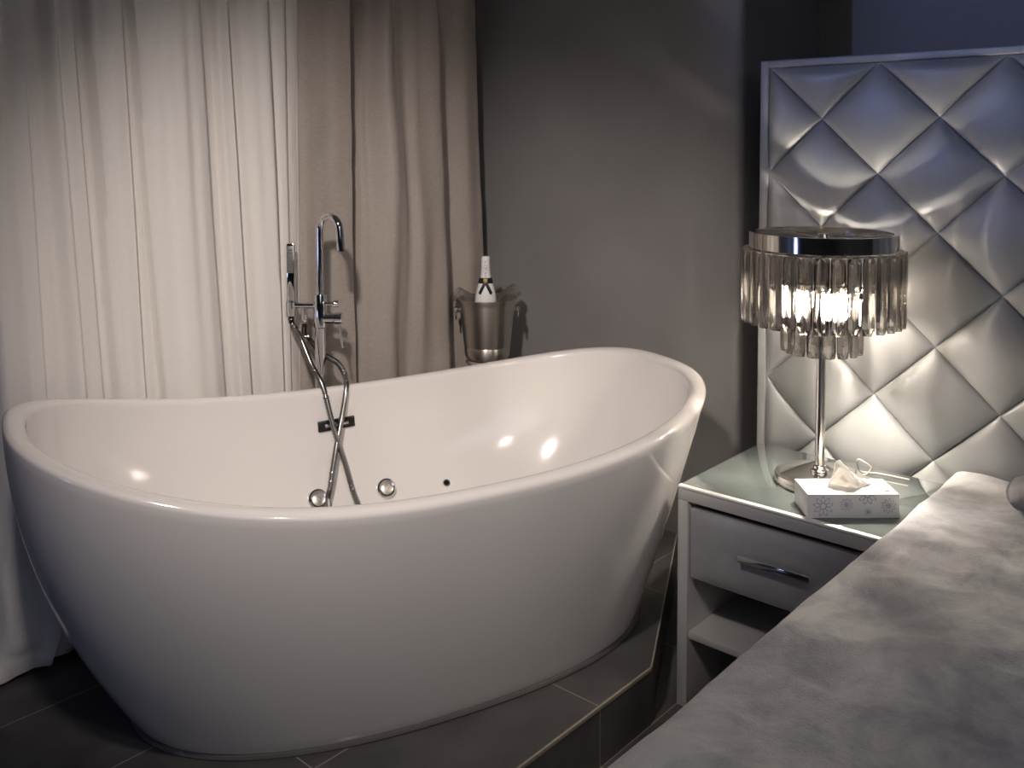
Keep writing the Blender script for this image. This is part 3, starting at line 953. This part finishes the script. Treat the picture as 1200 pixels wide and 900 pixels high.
# the tissue pulled out of the slot
bm = bmesh.new()
nu, nv = 44, 30
def tis(i, j):
    u, v = i / (nu - 1), j / (nv - 1)           # u along the slot, v upwards
    x = .052 + .118 * u
    # outline: one tall peak, a long shoulder sloping to the right
    if u < .36: top = .062 * sstep(u / .36) ** .7
    else: top = .062 - .055 * ((u - .36) / .64) ** .9
    top = max(top, .003)
    z = top * v
    sq = 1 - .30 * v * (1 if u < .45 else .5)
    x = .105 + (x - .105) * sq - .012 * v
    y = .049 + .014 * math.sin(u * 7.0 + .6) * (1 - .5 * v) + .006 * math.sin(u * 15 + v * 3) * v - .012 * v * (1 - u) + .004 * noise.noise(Vector((u * 9, v * 6, 2)))
    return (x, y, THt - .002 + z)
ngrid(bm, tis, nu, nv)
to = obj('tissue', bm, TISSUE, tx, angle=180)
s = to.modifiers.new('thickness', 'SOLIDIFY'); s.thickness = .0012

# ------------------------------------------------------------------ bed, throw, cushion
BD0, BD1, BDY0, BDY1 = -0.635, 1.08, 0.42, 2.385
bed = empty('bed', ((BD0 + BD1) / 2, (BDY0 + BDY1) / 2, 0))
tag(bed, 'low upholstered bed under the grey plush bedspread', 'bed')
def bpart(name, lo, hi, m, bev):
    bm = bmesh.new(); box(bm, lo, hi, bev, 4); bm.transform(Matrix.Translation((-bed.location.x, -bed.location.y, 0)))
    return obj(name, bm, m, bed)
bpart('bed_base', (BD0 + .03, BDY0 + .03, .0), (BD1 - .03, BDY1, .30), SILVER, .01)
bpart('mattress', (BD0 + .02, BDY0 + .02, .302), (BD1 - .02, BDY1, .545), MATTR, .04)
TX0, TX1, TY0, TY1, TZ, TR = -.693, 1.10, .39, 2.392, .584, .06
prof = []
for k in range(14): prof.append((-.640 - .006 * (1 - k / 14), .06 + .44 * k / 14, 0))
edge = spline([(-.640, 0, .51), (-.643, 0, .535), (-.658, 0, .5495), (-.671, 0, .5565), (-.6755, 0, .566), (-.670, 0, .576), (-.655, 0, .5825), (-.633, 0, .584)], 4)
for k, e_ in enumerate(edge): prof.append((e_.x, e_.z, max(0, (k - 12) / (len(edge) - 12)) * .8))
nx = 120
for k in range(1, nx): prof.append((TX0 + TR + (TX1 - 2 * TR - TX0) * k / nx, TZ, 1))
for k in range(9):
    a_ = PI / 2 * k / 8
    prof.append((TX1 - TR + TR * math.sin(a_), TZ - TR + TR * math.cos(a_), 1))
prof.append((TX1, .3, 0)); prof.append((TX1, .06, 0))
ny = 150
bm = bmesh.new()
def thr(i, j):
    x, z, top = prof[i]
    y = TY0 + (TY1 - TY0) * j / (ny - 1)
    n1 = noise.noise(Vector((x * 2.2, y * 2.2, 1.7)))
    n2 = noise.noise(Vector((x * 6.5 + .5 * n1, y * 6.5, 5.1)))
    n3 = noise.noise(Vector((x * 15, y * 11, 9.4)))
    n4 = 1 - abs(noise.noise(Vector((x * 5 + y * 3, y * 8 - x * 2, 3.3))))
    z += top * (.012 * n1 + .007 * n2 + .0045 * n3 + .007 * n4 ** 6 - .002)
    # a slight puff against the headboard, low folds beside it
    z += top * .010 * sstep((y - 2.2) / .15) * math.exp(-((x + .62) / .12) ** 2)
    x += (1 - top) * .006 * n2 + (.004 * n2 if top < 1 else 0)
    e = sstep((TY1 - y) / .02)
    return (x, y, z)
rows = ngrid(bm, thr, len(prof), ny)
# front drop at the foot
foot = rows[0]
low = [bm.verts.new((v.co.x, TY0 - .03, v.co.z - .03)) for v in foot]
low2 = [bm.verts.new((v.co.x, TY0 - .035, .06)) for v in foot]
for i in range(len(foot) - 1):
    bm.faces.new((foot[i + 1], foot[i], low[i], low[i + 1])); bm.faces.new((low[i + 1], low[i], low2[i], low2[i + 1]))
bmesh.ops.recalc_face_normals(bm, faces=bm.faces)
tw = obj('bedspread', bm, THROW, angle=180)
tag(tw, 'grey crushed plush bedspread draped over the bed', 'bedspread')

cu = empty('cushion', (-.390, 2.235, TZ + .004), math.radians(12))
tag(cu, 'small grey plush cushion lying on the bedspread by the headboard', 'cushion')
def pillow(name, w, d, h, z0, m):
    bm = bmesh.new()
    n = 28
    def f(sg):
        def g(i, j):
            u, v = 2 * i / (n - 1) - 1, 2 * j / (n - 1) - 1
            e = max(0, (1 - u ** 4) * (1 - v ** 4)) ** .5
            return (u * w * (1 - .06 * v * v), v * d * (1 - .06 * u * u), z0 + h * .5 + sg * h * .5 * e)
        return g
    ngrid(bm, f(1), n, n); r_ = ngrid(bm, f(-1), n, n)
    bmesh.ops.remove_doubles(bm, verts=bm.verts, dist=.0006)
    bmesh.ops.recalc_face_normals(bm, faces=bm.faces)
    return obj(name, bm, m, cu, angle=180)
pillow('cushion_pad', .13, .085, .062, 0, PLUSHC)
bm = bmesh.new()
pp = []
for k in range(64):
    t = 2 * PI * k / 64; u, v = sup(t, 1, 1, 7)
    pp.append((u * .13 * (1 - .06 * v * v), v * .085 * (1 - .06 * u * u), .031))
tube(bm, pp, .003, 8, closed=True)
obj('piping', bm, PLUSHC, cu)

# ------------------------------------------------------------------ lights
def area(name, loc, target, size, energy, col, spread=None):
    l = bpy.data.lights.new(name, 'AREA')
    l.shape = 'DISK'; l.size = size; l.energy = energy; l.color = col
    if spread: l.spread = math.radians(spread)
    o = bpy.data.objects.new(name, l); link(o)
    o.location = loc
    o.rotation_euler = (Vector(target) - Vector(loc)).to_track_quat('-Z', 'Y').to_euler()
    return o
def spot(name, loc, target, ang, blend, energy, col, rad=.04):
    l = bpy.data.lights.new(name, 'SPOT')
    l.spot_size = math.radians(ang); l.spot_blend = blend; l.energy = energy; l.color = col; l.shadow_soft_size = rad
    o = bpy.data.objects.new(name, l); link(o)
    o.location = loc
    o.rotation_euler = (Vector(target) - Vector(loc)).to_track_quat('-Z', 'Y').to_euler()
    return o
spot('ceiling_spot', (-.8, .25, 2.3), (-2.02, 1.86, .58), 60, 1.0, 119, (1.0, .885, .81), .075)
spot('ceiling_spot_front', (.85, .38, 2.36), (-1.82, 1.65, .55), 46, 1.0, 27, (1.0, .89, .81), .045)
area('cool_ambient_fill', (1.5, .2, 2.3), (-.1, 1.5, .5), 2.6, 8.0, (.84, .89, 1.0), 130)  # added cool fill for the room's ambient, no fixture of its own
spot('blue_cove_spot', (-2.2, -1.5, 2.3), (-.45, 2.75, 1.85), 27, .8, 88, (.36, .46, 1.0), .04)
area('blue_strip', (-2.0, -1.3, .75), (-1.9, .8, .5), .25, 1.1, (.38, .48, 1.0))
w = bpy.data.worlds.new('room_ambient'); sc.world = w
w.use_nodes = True
w.node_tree.nodes['Background'].inputs[0].default_value = (.55, .54, .55, 1)
w.node_tree.nodes['Background'].inputs[1].default_value = .04

# ------------------------------------------------------------------ camera
cam = bpy.data.cameras.new('camera')
cam.sensor_fit = 'HORIZONTAL'; cam.sensor_width = 36.0
cam.lens = 36.0 * 1105 / 1200
cam.shift_y = -(450 - 220.245) / 1200
cam.clip_start = .05
co = bpy.data.objects.new('camera', cam); link(co)
co.location = (0, 0, 1.36)
co.rotation_euler = (math.radians(90 - 2.5), 0, math.radians(41.2505))
sc.camera = co
sc.view_settings.view_transform = 'Standard'
sc.view_settings.look = 'None'
sc.view_settings.gamma = 1.0
sc.view_settings.use_curve_mapping = False
sc.view_settings.exposure = 0.4
sc.cycles.max_bounces = 14
sc.cycles.transmission_bounces = 12
sc.cycles.transparent_max_bounces = 24
sc.cycles.sample_clamp_indirect = 6.0
sc.cycles.use_denoising = True
